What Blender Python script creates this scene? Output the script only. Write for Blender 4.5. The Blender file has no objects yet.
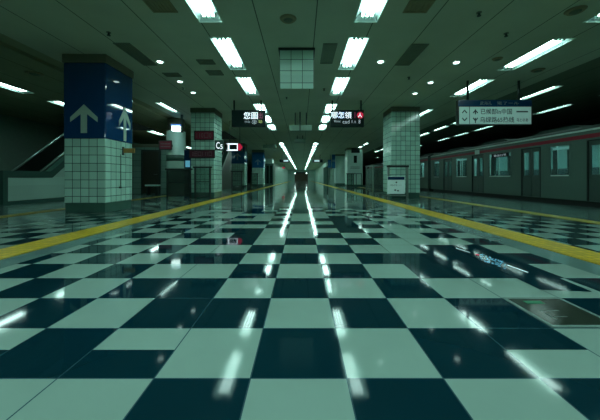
import bpy, bmesh, math, random
from mathutils import Vector, Matrix
random.seed(7)
S = bpy.context.scene
C = S.collection
H = 0.833          # camera height
CEIL = 3.83        # ceiling height
T = 0.402          # floor tile
X0, Y0 = -0.213, 1.2

# ------------------------------------------------------------------ materials
def nodes(name):
    m = bpy.data.materials.new(name); m.use_nodes = True
    nt = m.node_tree; b = nt.nodes['Principled BSDF']
    return m, nt, b
def lin(r, g, b):
    f = lambda c: (c/12.92 if c <= .04045 else ((c+.055)/1.055)**2.4)
    return (f(r/255), f(g/255), f(b/255), 1)
def mat(name, col, rough=.5, metal=0, spec=.5, noise=.12, nscale=6., emit=None, es=0, bump=0):
    m, nt, b = nodes(name)
    n, l = nt.nodes, nt.links
    b.inputs['Roughness'].default_value = rough
    b.inputs['Metallic'].default_value = metal
    b.inputs['Specular IOR Level'].default_value = spec
    tc = n.new('ShaderNodeTexCoord'); nz = n.new('ShaderNodeTexNoise')
    nz.inputs['Scale'].default_value = nscale; nz.inputs['Detail'].default_value = 4
    l.new(tc.outputs['Object'], nz.inputs['Vector'])
    mx = n.new('ShaderNodeMix'); mx.data_type = 'RGBA'
    mx.inputs['A'].default_value = tuple(c*(1-noise) for c in col[:3])+(1,)
    mx.inputs['B'].default_value = tuple(min(1, c*(1+noise)) for c in col[:3])+(1,)
    l.new(nz.outputs['Fac'], mx.inputs['Factor'])
    l.new(mx.outputs['Result'], b.inputs['Base Color'])
    if bump:
        bp = n.new('ShaderNodeBump'); bp.inputs['Strength'].default_value = bump
        l.new(nz.outputs['Fac'], bp.inputs['Height']); l.new(bp.outputs['Normal'], b.inputs['Normal'])
    if emit:
        b.inputs['Emission Color'].default_value = tuple(emit[:3])+(1,)
        b.inputs['Emission Strength'].default_value = es
    return m
def math_node(nt, op, a, b=None):
    n = nt.nodes.new('ShaderNodeMath'); n.operation = op
    for i, v in enumerate((a, b)):
        if v is None: continue
        if isinstance(v, (int, float)): n.inputs[i].default_value = v
        else: nt.links.new(v, n.inputs[i])
    return n.outputs[0]
def grid_mask(nt, comp, size, off, w):
    """1 on a line of width w (in metres) every `size` along a coordinate"""
    a = math_node(nt, 'SUBTRACT', comp, off)
    f = math_node(nt, 'FRACT', math_node(nt, 'DIVIDE', a, size))
    d = math_node(nt, 'MINIMUM', f, math_node(nt, 'SUBTRACT', 1.0, f))
    return math_node(nt, 'LESS_THAN', d, w/size/2)
def tile_mat(name, col, line, size=.2, w=.012, rough=.18, zoff=0, sizez=None, vary=.12):
    m, nt, b = nodes(name); n, l = nt.nodes, nt.links
    tc = n.new('ShaderNodeTexCoord'); sp = n.new('ShaderNodeSeparateXYZ'); l.new(tc.outputs['Object'], sp.inputs[0])
    ge = n.new('ShaderNodeNewGeometry'); sn = n.new('ShaderNodeSeparateXYZ'); l.new(ge.outputs['True Normal'], sn.inputs[0])
    tot = None
    for i, ax in enumerate('XYZ'):
        sz = (sizez or size) if ax == 'Z' else size
        g = grid_mask(nt, sp.outputs[ax], sz, zoff if ax == 'Z' else 0, w)
        ok = math_node(nt, 'LESS_THAN', math_node(nt, 'ABSOLUTE', sn.outputs[ax]), .5)
        g = math_node(nt, 'MULTIPLY', g, ok)
        tot = g if tot is None else math_node(nt, 'MAXIMUM', tot, g)
    # each tile a slightly different tone
    sc = n.new('ShaderNodeVectorMath'); sc.operation = 'DIVIDE'; l.new(tc.outputs['Object'], sc.inputs[0]); sc.inputs[1].default_value = (size, size, sizez or size)
    fl = n.new('ShaderNodeVectorMath'); fl.operation = 'FLOOR'; l.new(sc.outputs[0], fl.inputs[0])
    wn = n.new('ShaderNodeTexWhiteNoise'); l.new(fl.outputs[0], wn.inputs['Vector'])
    va = n.new('ShaderNodeMix'); va.data_type = 'RGBA'
    va.inputs['A'].default_value = tuple(c*(1-vary) for c in col[:3])+(1,); va.inputs['B'].default_value = tuple(min(1, c*(1+vary)) for c in col[:3])+(1,)
    l.new(wn.outputs['Value'], va.inputs['Factor'])
    mx = n.new('ShaderNodeMix'); mx.data_type = 'RGBA'
    l.new(tot, mx.inputs['Factor']); l.new(va.outputs['Result'], mx.inputs['A']); mx.inputs['B'].default_value = line
    l.new(mx.outputs['Result'], b.inputs['Base Color'])
    b.inputs['Roughness'].default_value = rough
    return m
def floor_mat(name, col, line, rough, linew=.006, coat=0.0, tilt=.006, spec=.4):
    m, nt, b = nodes(name); n, l = nt.nodes, nt.links
    tc = n.new('ShaderNodeTexCoord'); sp = n.new('ShaderNodeSeparateXYZ'); l.new(tc.outputs['Object'], sp.inputs[0])
    g = math_node(nt, 'MAXIMUM', grid_mask(nt, sp.outputs['X'], T, X0, linew), grid_mask(nt, sp.outputs['Y'], T, Y0, linew))
    nz = n.new('ShaderNodeTexNoise'); nz.inputs['Scale'].default_value = 1.7; nz.inputs['Detail'].default_value = 5
    l.new(tc.outputs['Object'], nz.inputs['Vector'])
    va = n.new('ShaderNodeMix'); va.data_type = 'RGBA'
    va.inputs['A'].default_value = tuple(c*.86 for c in col[:3])+(1,); va.inputs['B'].default_value = tuple(min(1, c*1.12) for c in col[:3])+(1,)
    l.new(nz.outputs['Fac'], va.inputs['Factor'])
    mx = n.new('ShaderNodeMix'); mx.data_type = 'RGBA'; l.new(g, mx.inputs['Factor'])
    l.new(va.outputs['Result'], mx.inputs['A']); mx.inputs['B'].default_value = line
    l.new(mx.outputs['Result'], b.inputs['Base Color'])
    mr = n.new('ShaderNodeMapRange'); l.new(nz.outputs['Fac'], mr.inputs['Value'])
    mr.inputs['From Min'].default_value = .3; mr.inputs['From Max'].default_value = .7
    mr.inputs['To Min'].default_value = rough*.75; mr.inputs['To Max'].default_value = rough*1.35
    l.new(mr.outputs['Result'], b.inputs['Roughness'])
    # every tile lies at a very slightly different tilt
    ox = n.new('ShaderNodeVectorMath'); ox.operation = 'SUBTRACT'; l.new(tc.outputs['Object'], ox.inputs[0]); ox.inputs[1].default_value = (X0, Y0, -50)
    sc = n.new('ShaderNodeVectorMath'); sc.operation = 'DIVIDE'; l.new(ox.outputs[0], sc.inputs[0]); sc.inputs[1].default_value = (T, T, 1000)
    fl = n.new('ShaderNodeVectorMath'); fl.operation = 'FLOOR'; l.new(sc.outputs[0], fl.inputs[0])
    wn = n.new('ShaderNodeTexWhiteNoise'); l.new(fl.outputs[0], wn.inputs['Vector'])
    sb = n.new('ShaderNodeVectorMath'); sb.operation = 'SUBTRACT'; l.new(wn.outputs['Color'], sb.inputs[0]); sb.inputs[1].default_value = (.5, .5, .5)
    ml = n.new('ShaderNodeVectorMath'); ml.operation = 'SCALE'; l.new(sb.outputs[0], ml.inputs[0]); ml.inputs['Scale'].default_value = tilt
    ge = n.new('ShaderNodeNewGeometry')
    ad = n.new('ShaderNodeVectorMath'); ad.operation = 'ADD'; l.new(ge.outputs['Normal'], ad.inputs[0]); l.new(ml.outputs[0], ad.inputs[1])
    nm = n.new('ShaderNodeVectorMath'); nm.operation = 'NORMALIZE'; l.new(ad.outputs[0], nm.inputs[0])
    l.new(nm.outputs[0], b.inputs['Normal'])
    b.inputs['Specular IOR Level'].default_value = spec
    b.inputs['Coat Weight'].default_value = coat; b.inputs['Coat Roughness'].default_value = .03
    return m
def ceiling_mat(name, col, line):
    m, nt, b = nodes(name); n, l = nt.nodes, nt.links
    tc = n.new('ShaderNodeTexCoord'); sp = n.new('ShaderNodeSeparateXYZ'); l.new(tc.outputs['Object'], sp.inputs[0])
    g = math_node(nt, 'MAXIMUM', grid_mask(nt, sp.outputs['X'], 1.1, -.83, .02), grid_mask(nt, sp.outputs['Y'], 60, 31.15, .012))
    nz = n.new('ShaderNodeTexNoise'); nz.inputs['Scale'].default_value = .9; nz.inputs['Detail'].default_value = 5
    l.new(tc.outputs['Object'], nz.inputs['Vector'])
    va = n.new('ShaderNodeMix'); va.data_type = 'RGBA'
    va.inputs['A'].default_value = tuple(c*.8 for c in col[:3])+(1,); va.inputs['B'].default_value = tuple(min(1, c*1.15) for c in col[:3])+(1,)
    l.new(nz.outputs['Fac'], va.inputs['Factor'])
    mx = n.new('ShaderNodeMix'); mx.data_type = 'RGBA'; l.new(g, mx.inputs['Factor'])
    l.new(va.outputs['Result'], mx.inputs['A']); mx.inputs['B'].default_value = line
    l.new(mx.outputs['Result'], b.inputs['Base Color']); b.inputs['Roughness'].default_value = .75
    b.inputs['Specular IOR Level'].default_value = .2
    return m
def glass_mat(name, tint, alpha=.35, rough=.05):
    m, nt, b = nodes(name); n, l = nt.nodes, nt.links
    tr = n.new('ShaderNodeBsdfTransparent'); tr.inputs['Color'].default_value = tint
    b.inputs['Base Color'].default_value = tuple(c*.3 for c in tint[:3])+(1,); b.inputs['Roughness'].default_value = rough
    mx = n.new('ShaderNodeMixShader'); mx.inputs[0].default_value = alpha
    l.new(tr.outputs[0], mx.inputs[1]); l.new(b.outputs[0], mx.inputs[2])
    l.new(mx.outputs[0], n['Material Output'].inputs['Surface'])
    return m

M = {}
M['floor_white'] = floor_mat('floor_white_tile', (.265, .40, .355), (.03, .09, .12, 1), .07, spec=.18)
M['floor_dark'] = floor_mat('floor_dark_tile', (.002, .027, .040), (.03, .08, .10, 1), .05, spec=.2)
M['floor_brown'] = floor_mat('floor_brown_tile', (.17, .24, .15), (.05, .09, .08, 1), .14)
M['floor_plain'] = floor_mat('floor_plain_stone', (.13, .24, .225), (.10, .2, .18, 1), .16, tilt=.003)
M['yellow'] = tile_mat('yellow_tactile', (.68, .47, .004), (.48, .33, .003, 1), .1, .022, .4)
M['yellow_dim'] = tile_mat('yellow_edge_line', (.44, .37, .04), (.3, .25, .02, 1), .1, .02, .4)
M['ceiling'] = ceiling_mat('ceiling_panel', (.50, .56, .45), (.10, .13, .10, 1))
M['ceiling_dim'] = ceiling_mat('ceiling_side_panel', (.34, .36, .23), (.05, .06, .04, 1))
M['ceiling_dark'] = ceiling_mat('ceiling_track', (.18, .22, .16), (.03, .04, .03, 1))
M['black'] = mat('black_void', (.008, .012, .01), .8)
M['wall'] = tile_mat('wall_panel', (.42, .64, .56), (.16, .28, .24, 1), 1.2, .02, .3)
M['wall_dark'] = mat('wall_dark', (.20, .34, .27), .6)
M['wall_teal'] = tile_mat('wall_teal_tile', (.27, .46, .40), (.09, .18, .15, 1), .6, .014, .25, sizez=.3)
M['shutter'] = tile_mat('brown_shutter', (.06, .035, .016), (.02, .012, .006, 1), 40, .001, .5, sizez=.25)
M['tile'] = tile_mat('pillar_tile', (.45, .74, .64), (.02, .055, .045, 1), .2, .013, .12)
M['tile_big'] = tile_mat('box_tile', (.52, .78, .68), (.06, .12, .1, 1), .26, .012, .18)
M['plinth'] = mat('pillar_plinth', (.05, .13, .105), .25)
M['capital'] = mat('pillar_capital', (.15, .16, .11), .55)
M['capital_dark'] = mat('pillar_capital_shade', (.03, .035, .022), .6)
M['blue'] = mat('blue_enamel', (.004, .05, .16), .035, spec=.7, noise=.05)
M['blue_far'] = mat('blue_enamel_brightened', (.008, .11, .27), .06, spec=.6, noise=.05)  # lighter copy of the blue enamel, making up for dim distant light
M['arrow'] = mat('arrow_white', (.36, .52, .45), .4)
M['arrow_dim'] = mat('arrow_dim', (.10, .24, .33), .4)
M['panel_white'] = mat('pillar_panel', (.52, .78, .70), .3)
M['metal'] = mat('brushed_metal', (.30, .38, .35), .3, .8)
M['metal_dark'] = mat('dark_metal', (.03, .05, .045), .4, .5)
M['booth_frame'] = mat('booth_frame', (.16, .24, .21), .35, .3)
M['white_paint'] = mat('white_enamel', (.55, .7, .62), .35)
M['grey_paint'] = mat('grey_box', (.20, .31, .25), .5)
M['brown_grille'] = mat('brown_grille', (.26, .24, .14), .6)
M['dark_grille'] = mat('dark_grille', (.15, .19, .14), .7)
M['tube'] = mat('lit_tube', (.9, 1, .97), .4, emit=(.66, 1., .92), es=20)
M['tube_side'] = mat('lit_tube_side', (.9, 1, .97), .4, emit=(.66, 1., .92), es=14)
M['reflector'] = mat('light_reflector', (.34, .46, .44), .4)
M['downlight'] = mat('downlight_lens', (.9, 1, .97), .4, emit=(.7, 1., .92), es=5)
M['sign_black'] = mat('sign_black', (.004, .016, .015), .4, spec=.12)
M['sign_white'] = mat('sign_white', (.33, .55, .50), .35, emit=(.42, .75, .68), es=.2)
M['sign_blue'] = mat('sign_blue', (.006, .045, .12), .25)
M['ink'] = mat('sign_ink', (.008, .03, .035), .5)
M['lit'] = mat('lit_letter', (.8, .9, 1), .4, emit=(.80, .93, 1.), es=1.5)
M['lit_blue'] = mat('lit_blue_letter', (.1, .3, .9), .4, emit=(.16, .34, .85), es=.6)
M['lit_dim'] = mat('lit_letter_dim', (.6, .7, .8), .4, emit=(.62, .74, .80), es=.42)
M['lit_red'] = mat('lit_red', (.7, .02, .05), .4, emit=(.85, .02, .09), es=.38)
M['lit_plum'] = mat('lit_plum', (.2, .04, .1), .4, emit=(.30, .04, .12), es=.45)
M['lit_yellow'] = mat('lit_yellow', (.6, .7, .2), .4, emit=(.55, .68, .2), es=.5)
M['lit_cyan'] = mat('lit_cyan', (.2, .6, .7), .4, emit=(.15, .5, .72), es=.45)
M['glint_glow'] = mat('glint_glow', (.8, 1, 1), .4, emit=(.6, .95, .95), es=.75)  # glow of the painted streak on the floor
M['train_window_glow'] = mat('train_window_glow', (.5, .7, .7), .4, emit=(.5, .85, .85), es=.3)
M['red_sign'] = mat('red_sign', (.26, .02, .05), .35)
M['red_sign_dark'] = mat('dark_red_sign', (.10, .018, .035), .35)
M['faint_text'] = mat('faint_text', (.26, .16, .18), .5)
M['pale_text'] = mat('pale_text', (.25, .34, .32), .5)
M['orange'] = mat('ochre_sign', (.33, .20, .05), .5)
M['door'] = mat('brown_door', (.022, .024, .012), .4)
M['train_body'] = mat('train_steel', (.10, .17, .145), .34, .35, noise=.06, nscale=1.2)
M['train_roof'] = mat('train_roof', (.028, .06, .052), .5, .2)
M['train_door'] = mat('train_door', (.065, .105, .092), .3, .35)
M['train_red'] = mat('train_red', (.27, .006, .025), .35)
M['train_white'] = mat('train_pale', (.55, .68, .64), .3)
M['rubber'] = mat('train_rubber', (.008, .014, .013), .6)
M['train_inside'] = mat('train_interior', (.25, .45, .42), .5)
M['train_seat'] = mat('train_seat', (.01, .045, .05), .7)
M['train_lamp'] = mat('train_lamp', (.6, .9, .9), .4, emit=(.55, .95, .95), es=10)
M['glass'] = glass_mat('window_glass', (.75, .93, .9, 1), .22)
M['smoke'] = glass_mat('smoked_glass', (.30, .42, .38, 1), .45)
M['booth_glass'] = glass_mat('booth_glass', (.55, .72, .66, 1), .35)
M['clear'] = glass_mat('barrier_glass', (.72, .86, .82, 1), .18)
M['esc_dark'] = mat('escalator_dark', (.006, .012, .01), .35)
M['esc_cope'] = mat('escalator_coping', (.04, .12, .095), .35)
M['esc_wall'] = tile_mat('escalator_wall', (.46, .68, .60), (.2, .34, .29, 1), 30, .001, .3, sizez=.3)
M['handrail'] = mat('handrail_shine', (.33, .46, .42), .2, .7)
M['hatch_frame'] = mat('hatch_frame', (.22, .34, .32), .25, .3)
M['hatch'] = mat('hatch_plate', (.028, .042, .032), .12, noise=.3, nscale=9)
M['hatch_green'] = mat('hatch_mark', (.02, .20, .10), .25)
M['poster_mark'] = mat('poster_mark', (.02, .05, .04), .5)

# ------------------------------------------------------------------ builders
class MB:
    def __init__(s): s.bm = bmesh.new()
    def box(s, x0, x1, y0, y1, z0, z1, bev=0, mi=0):
        b = bmesh.new()
        r = bmesh.ops.create_cube(b, size=1)
        bmesh.ops.scale(b, vec=(abs(x1-x0), abs(y1-y0), abs(z1-z0)), verts=b.verts)
        bmesh.ops.translate(b, vec=((x0+x1)/2, (y0+y1)/2, (z0+z1)/2), verts=b.verts)
        if bev: bmesh.ops.bevel(b, geom=b.edges[:], offset=bev, segments=2, affect='EDGES', profile=.5)
        return s._merge(b, mi)
    def _merge(s, b, mi=0):
        for f in b.faces: f.material_index = mi
        me = bpy.data.meshes.new('tmp'); b.to_mesh(me); b.free()
        s.bm.from_mesh(me); bpy.data.meshes.remove(me)
        return s
    def quad(s, pts, mi=0):
        f = s.bm.faces.new([s.bm.verts.new(p) for p in pts]); f.material_index = mi; return s
    def prism(s, pts, axis, a, b, mi=0):
        """pts: 2-D polygon, extruded along axis from a to b. axis 'x': pts=(y,z); 'y': (x,z); 'z': (x,y)"""
        def P(p, t): return {'x': (t, p[0], p[1]), 'y': (p[0], t, p[1]), 'z': (p[0], p[1], t)}[axis]
        bb = bmesh.new()
        v0 = [bb.verts.new(P(p, a)) for p in pts]; v1 = [bb.verts.new(P(p, b)) for p in pts]
        bb.faces.new(v0); bb.faces.new(v1[::-1])
        n = len(pts)
        for i in range(n): bb.faces.new((v0[i], v0[(i+1) % n], v1[(i+1) % n], v1[i]))
        bmesh.ops.recalc_face_normals(bb, faces=bb.faces)
        return s._merge(bb, mi)
    def cyl(s, p0, p1, r, seg=12, r2=None, mi=0):
        p0, p1 = Vector(p0), Vector(p1); d = p1-p0
        bb = bmesh.new()
        bmesh.ops.create_cone(bb, cap_ends=True, segments=seg, radius1=r, radius2=r if r2 is None else r2, depth=d.length)
        q = Vector((0, 0, 1)).rotation_difference(d.normalized()).to_matrix().to_4x4()
        bmesh.ops.transform(bb, matrix=Matrix.Translation((p0+p1)/2) @ q, verts=bb.verts)
        for f in bb.faces: f.smooth = len(f.verts) == 4
        return s._merge(bb, mi)
    def tube(s, pts, r, seg=8):
        for a, b in zip(pts[:-1], pts[1:]): s.cyl(a, b, r, seg)
        return s
    def build(s, name, m, parent=None, **props):
        me = bpy.data.meshes.new(name); s.bm.to_mesh(me); s.bm.free()
        for mm in (m if isinstance(m, (list, tuple)) else [m]): me.materials.append(M[mm] if isinstance(mm, str) else mm)
        o = bpy.data.objects.new(name, me); C.objects.link(o)
        if parent is not None: o.parent = parent
        for k, v in props.items(): o[k] = v
        return o
def thing(name, label, cat, loc=(0, 0, 0), group=None, rz=0):
    o = bpy.data.objects.new(name, None); C.objects.link(o); o.location = loc; o.rotation_euler = (0, 0, rz)
    o.empty_display_size = .1
    o['label'] = label; o['category'] = cat
    if group: o['group'] = group
    return o
def tag(o, label, cat, group=None):
    o['label'] = label; o['category'] = cat
    if group: o['group'] = group
    return o
def copy_tree(o, label, loc, group=None, rz=None):
    kids = {}
    for x in bpy.data.objects:
        if x.parent: kids.setdefault(x.parent.name, []).append(x)
    def rec(a, parent):
        c = a.copy(); C.objects.link(c); c.parent = parent
        for k in kids.get(a.name, []): rec(k, c)
        return c
    c = rec(o, None)
    c['label'] = label; c.location = loc
    if rz is not None: c.rotation_euler = (0, 0, rz)
    if group: c['group'] = group
    return c
def structure(o): o['kind'] = 'structure'; return o

def text_mesh(s, x0, x1, z0, z1, y, face='front', bold=None):
    cu = bpy.data.curves.new('txt', 'FONT'); cu.body = s; cu.size = 1; cu.resolution_u = 2; cu.offset = (bold if bold is not None else 0)
    ob = bpy.data.objects.new('txt', cu); C.objects.link(ob)
    bpy.context.view_layer.update()
    me = bpy.data.meshes.new_from_object(ob.evaluated_get(bpy.context.evaluated_depsgraph_get()))
    bpy.data.objects.remove(ob); bpy.data.curves.remove(cu)
    xs = [v.co.x for v in me.vertices]; ys = [v.co.y for v in me.vertices]
    a0, a1, b0, b1 = min(xs), max(xs), min(ys), max(ys)
    for v in me.vertices:
        u = x0+(v.co.x-a0)/(a1-a0)*(x1-x0); w = z0+(v.co.y-b0)/max(b1-b0, 1e-6)*(z1-z0)
        v.co = (u, y, w) if face == 'front' else (y, u, w)
    return me
def lettering(parent, s, m, x0, x1, z0, z1, y, name='lettering', face='front'):
    me = text_mesh(s, x0, x1, z0, z1, y, face, .010 if m == 'ink' else 0); me.name = name
    me.materials.append(M[m])
    o = bpy.data.objects.new(name, me); C.objects.link(o); o.parent = parent
    return o
ORD = ['first', 'second', 'third', 'fourth', 'fifth', 'sixth', 'seventh', 'eighth', 'ninth', 'tenth', 'eleventh', 'twelfth', 'thirteenth', 'fourteenth',
       'fifteenth', 'sixteenth', 'seventeenth', 'eighteenth', 'nineteenth', 'twentieth', 'twenty-first', 'twenty-second', 'twenty-third', 'twenty-fourth', 'twenty-fifth', 'twenty-sixth', 'twenty-seventh', 'twenty-eighth', 'twenty-ninth', 'thirtieth', 'thirty-first', 'thirty-second', 'thirty-third', 'thirty-fourth', 'thirty-fifth', 'thirty-sixth']

# ------------------------------------------------------------------ camera
cam = bpy.data.cameras.new('camera'); co = bpy.data.objects.new('camera', cam); C.objects.link(co)
co.location = (0, 0, H); co.rotation_euler = (math.pi/2, 0, 0)
cam.sensor_width = 36; cam.lens = 288/600*36
cam.shift_x = -1.5/600; cam.shift_y = -(210-178.5)/600
cam.clip_start = .05; cam.clip_end = 300
S.camera = co

# ------------------------------------------------------------------ floor
def tile_dark(c, r):
    d = (c+r) % 2 == 0
    if c <= -3: d = not d
    if (c, r) in FLIP: d = not d
    return d
FLIP = {(-2, 1), (4, 2), (4, 0), (3, 4), (3, 5), (4, 5), (4, 6), (5, 4), (4, 3), (3, 2+0)} - {(3, 2)}
rf = random.Random(3)
for r in range(7, 60):
    for c in range(-7, 7):
        if rf.random() < .13: FLIP.add((c, r))
HALF = {(3, 0): (1, 0), (-4, 0): (1, 0), (-2, 0): (1, 1)}   # (near half, far half): 1 = dark
def floor():
    mb = MB()
    YB, YE = -16., 100.
    def rect(x0, x1, y0, y1, mi): mb.quad([(x0, y0, 0), (x1, y0, 0), (x1, y1, 0), (x0, y1, 0)], mi)
    def checker(xa, xb, shift=0):
        c0 = math.floor((xa-X0)/T+1e-6); c1 = math.ceil((xb-X0)/T-1e-6)
        r0 = math.floor((YB-Y0)/T); r1 = math.ceil((YE-Y0)/T)
        for c in range(c0, c1):
            a, b = max(xa, X0+c*T), min(xb, X0+(c+1)*T)
            for r in range(r0, r1):
                y0, y1 = max(YB, Y0+r*T), min(YE, Y0+(r+1)*T)
                # row r of the photo counts up with distance; r=0 is the one starting at Y0
                if shift: k = 1 if (c+r) % 2 else 0; rect(a, b, y0, y1, k); continue
                if (c, r) in BROWN: rect(a, b, y0, y1, 3); continue
                if (c, r) == (-2, 0):
                    ym = (y0+y1)/2; rect(a, b, y0, ym, 1); rect(a, b, ym, y1, 0); continue
                if (c, r) == (3, 0):
                    ym = (y0+y1)/2; rect(a, b, y0, ym, 0); rect(a, b, ym, y1, 1); continue
                if (c, r) == (-4, 0):
                    ym = (y0+y1)/2; rect(a, b, y0, ym, 1); rect(a, b, ym, y1, 0); continue
                rect(a, b, y0, y1, 1 if tile_dark(c, r) else 0)
    BROWN = set()
    checker(-2.78, 2.55)
    rect(-3.52, -2.78, YB, YE, 2); rect(2.55, 3.31, YB, YE, 2)
    checker(-6.34, -3.52, 1); checker(3.31, 5.38, 1)
    rect(-14, -6.34, YB, YE, 2); rect(5.38, 8.3, YB, YE, 2)
    rect(8.3, 15, YB, YE, 4) if False else None
    mb.quad([(8.3, YB, 0), (8.3, YE, 0), (8.3, YE, -1.3), (8.3, YB, -1.3)], 4)
    mb.quad([(8.3, YB, -1.3), (15, YB, -1.3), (15, YE, -1.3), (8.3, YE, -1.3)], 4)
    bmesh.ops.remove_doubles(mb.bm, verts=mb.bm.verts, dist=1e-5)
    return structure(mb.build('floor', ['floor_white', 'floor_dark', 'floor_plain', 'floor_brown', 'black']))
floor()

def strip(x0, x1, m, label, ye=95):
    mb = MB(); mb.box(x0, x1, -6, ye, .0005, .008)
    tag(mb.build('tactile_strip', m), label, 'tactile paving', 'yellow floor strips')
strip(-3.52, -3.08, 'yellow', 'wide yellow tactile strip along the left edge of the central checkered floor')
strip(2.87, 3.31, 'yellow', 'wide yellow tactile strip along the right edge of the central checkered floor')
strip(-6.66, -6.34, 'yellow_dim', 'narrow yellow line on the far left floor in front of the escalator', 16.0)
strip(5.38, 5.70, 'yellow_dim', 'narrow yellow line on the right platform beside the train', 27.8)

# ------------------------------------------------------------------ lights / ceiling
rows = {   # name: (x, starts, emission material, phrase)
 'L': (-1.73, [3.71, 6.11, 8.51, 11.55, 13.75, 16.05]+[24.3+2.4*k for k in range(30)], 'tube', 'row left of hall centre'),
 'R': (1.225, [3.71, 6.11, 8.51, 11.55, 13.75, 16.05]+[24.3+2.4*k for k in range(30)], 'tube', 'row right of hall centre'),
 'C': (5.62, [3.71, 6.15, 8.7], 'tube_side', 'row above the right platform'),
 'G': (5.62, [12.5, 14.9, 17.3, 24.3, 26.7, 29.1], 'slim', 'slim row behind the tall right pillar'),
 'D': (8.32, [9.3, 11.7, 14.1, 16.4, 18.8, 21.2, 26, 28.4, 30.8], 'slim', 'slim row above the near train side'),
 'E': (10.85, [8.6, 11.6, 14, 16.4, 18.8, 21.2, 26, 28.4, 33.2, 40.4], 'slim', 'slim row above the far train side'),
 'A': (-9.6, [8.3, 11.1, 18.2], 'tube_side', 'row above the left escalator'),
 'B': (-5.66, [11.35], 'slim', 'just behind the big blue pillar'),
 'F': (-11.0, [27.4], 'tube_side', 'far off between the round and tiled left pillars'),
}
FW, FL = .44, 1.8
holes = []
for k, (x, ys, m, ph) in rows.items():
    for y in ys: hw = .11 if m == 'slim' else FW/2; holes.append((x-hw, x+hw, y, y+FL))
holes += [(-11.3, -9.0, 13.4, 18.0), (-6.45, -4.85, 18.2, 22.0)]
def cells(x0, x1, y0, y1, hs):
    hs = [h for h in hs if h[1] > x0 and h[0] < x1]
    xs = sorted({x0, x1} | {v for h in hs for v in h[:2] if x0 < v < x1})
    for a, b in zip(xs[:-1], xs[1:]):
        xm = (a+b)/2
        hh = [h for h in hs if h[0] < xm < h[1]]
        ys = sorted({y0, y1} | {v for h in hh for v in h[2:] if y0 < v < y1})
        for c, d in zip(ys[:-1], ys[1:]):
            ym = (c+d)/2
            if any(h[2] < ym < h[3] for h in hh): continue
            yield a, b, c, d
mb = MB()
def cq(x0, x1, mi):
    for a, b, c, d in cells(x0, x1, -16, 100, holes):
        mb.quad([(a, d, CEIL), (b, d, CEIL), (b, c, CEIL), (a, c, CEIL)], mi)
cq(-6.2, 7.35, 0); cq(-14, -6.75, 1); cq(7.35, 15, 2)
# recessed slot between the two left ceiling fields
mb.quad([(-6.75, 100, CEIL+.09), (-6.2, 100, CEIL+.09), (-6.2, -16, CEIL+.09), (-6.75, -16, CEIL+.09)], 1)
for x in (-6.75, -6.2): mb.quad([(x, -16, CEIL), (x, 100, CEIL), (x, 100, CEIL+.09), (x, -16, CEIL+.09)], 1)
structure(mb.build('ceiling', ['ceiling', 'ceiling_dim', 'ceiling_dark']))

def make_fixture(m):
    t = thing('fluorescent_light', '', 'ceiling light', (0, 0, CEIL))
    mb = MB(); w, L, d = (.11 if m == 'slim' else FW/2)-.002, FL-.002, .11
    # trough: sloped sides, ends, top, thin lip under the ceiling
    P = lambda x, y, z: (x, y, z)
    wi = w*.7
    mb.quad([P(-w, 0, 0), P(-w, L, 0), P(-wi, L-.05, d), P(-wi, .05, d)])
    mb.quad([P(w, L, 0), P(w, 0, 0), P(wi, .05, d), P(wi, L-.05, d)])
    mb.quad([P(-w, 0, 0), P(-wi, .05, d), P(wi, .05, d), P(w, 0, 0)])
    mb.quad([P(-w, L, 0), P(w, L, 0), P(wi, L-.05, d), P(-wi, L-.05, d)])
    mb.quad([P(-wi, .05, d), P(-wi, L-.05, d), P(wi, L-.05, d), P(wi, .05, d)])
    mb.build('reflector', 'reflector', t)
    mb = MB(); f = .018
    mb.box(-w-f, -w+.004, -f, L+f, -.012, -.001); mb.box(w-.004, w+f, -f, L+f, -.012, -.001)
    mb.box(-w, w, -f, .004, -.012, -.001); mb.box(-w, w, L-.004, L+f, -.012, -.001)
    mb.build('frame', 'white_paint', t)
    for x in ((0,) if m == 'slim' else (-.085, 0, .085)):
        mb = MB(); mb.cyl((x, .15, .035), (x, L-.15, .035), .019, 10)
        mb.build('tube', 'tube_side' if m == 'slim' else m, t)
        for y in (.125, L-.125):
            mb = MB(); mb.box(x-.025, x+.025, y-.025, y+.025, .008, .10, .004); mb.build('lamp_holder', 'white_paint', t)
    return t
protos = {}
for k, (x, ys, m, ph) in rows.items():
    for i, y in enumerate(ys):
        vis = [q for q in ys if q > 3]
        n = vis.index(y) if y in vis else None
        if n is None: lab = 'lit fluorescent trough overhead in the %s, %s' % (ph, 'right above the viewpoint' if y > 0 else 'behind the viewpoint')
        elif len(ys) == 1: lab = 'lit fluorescent ceiling trough alone '+ph
        else: lab = 'lit fluorescent trough, %s from the front in the %s' % (ORD[n], ph)
        if m not in protos:
            protos[m] = make_fixture(m); o = protos[m]; o.location = (x, y, CEIL)
            o['label'] = lab; o['group'] = 'fluorescent lights in the ceiling'
        else:
            copy_tree(protos[m], lab, (x, y, CEIL), 'fluorescent lights in the ceiling')

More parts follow.
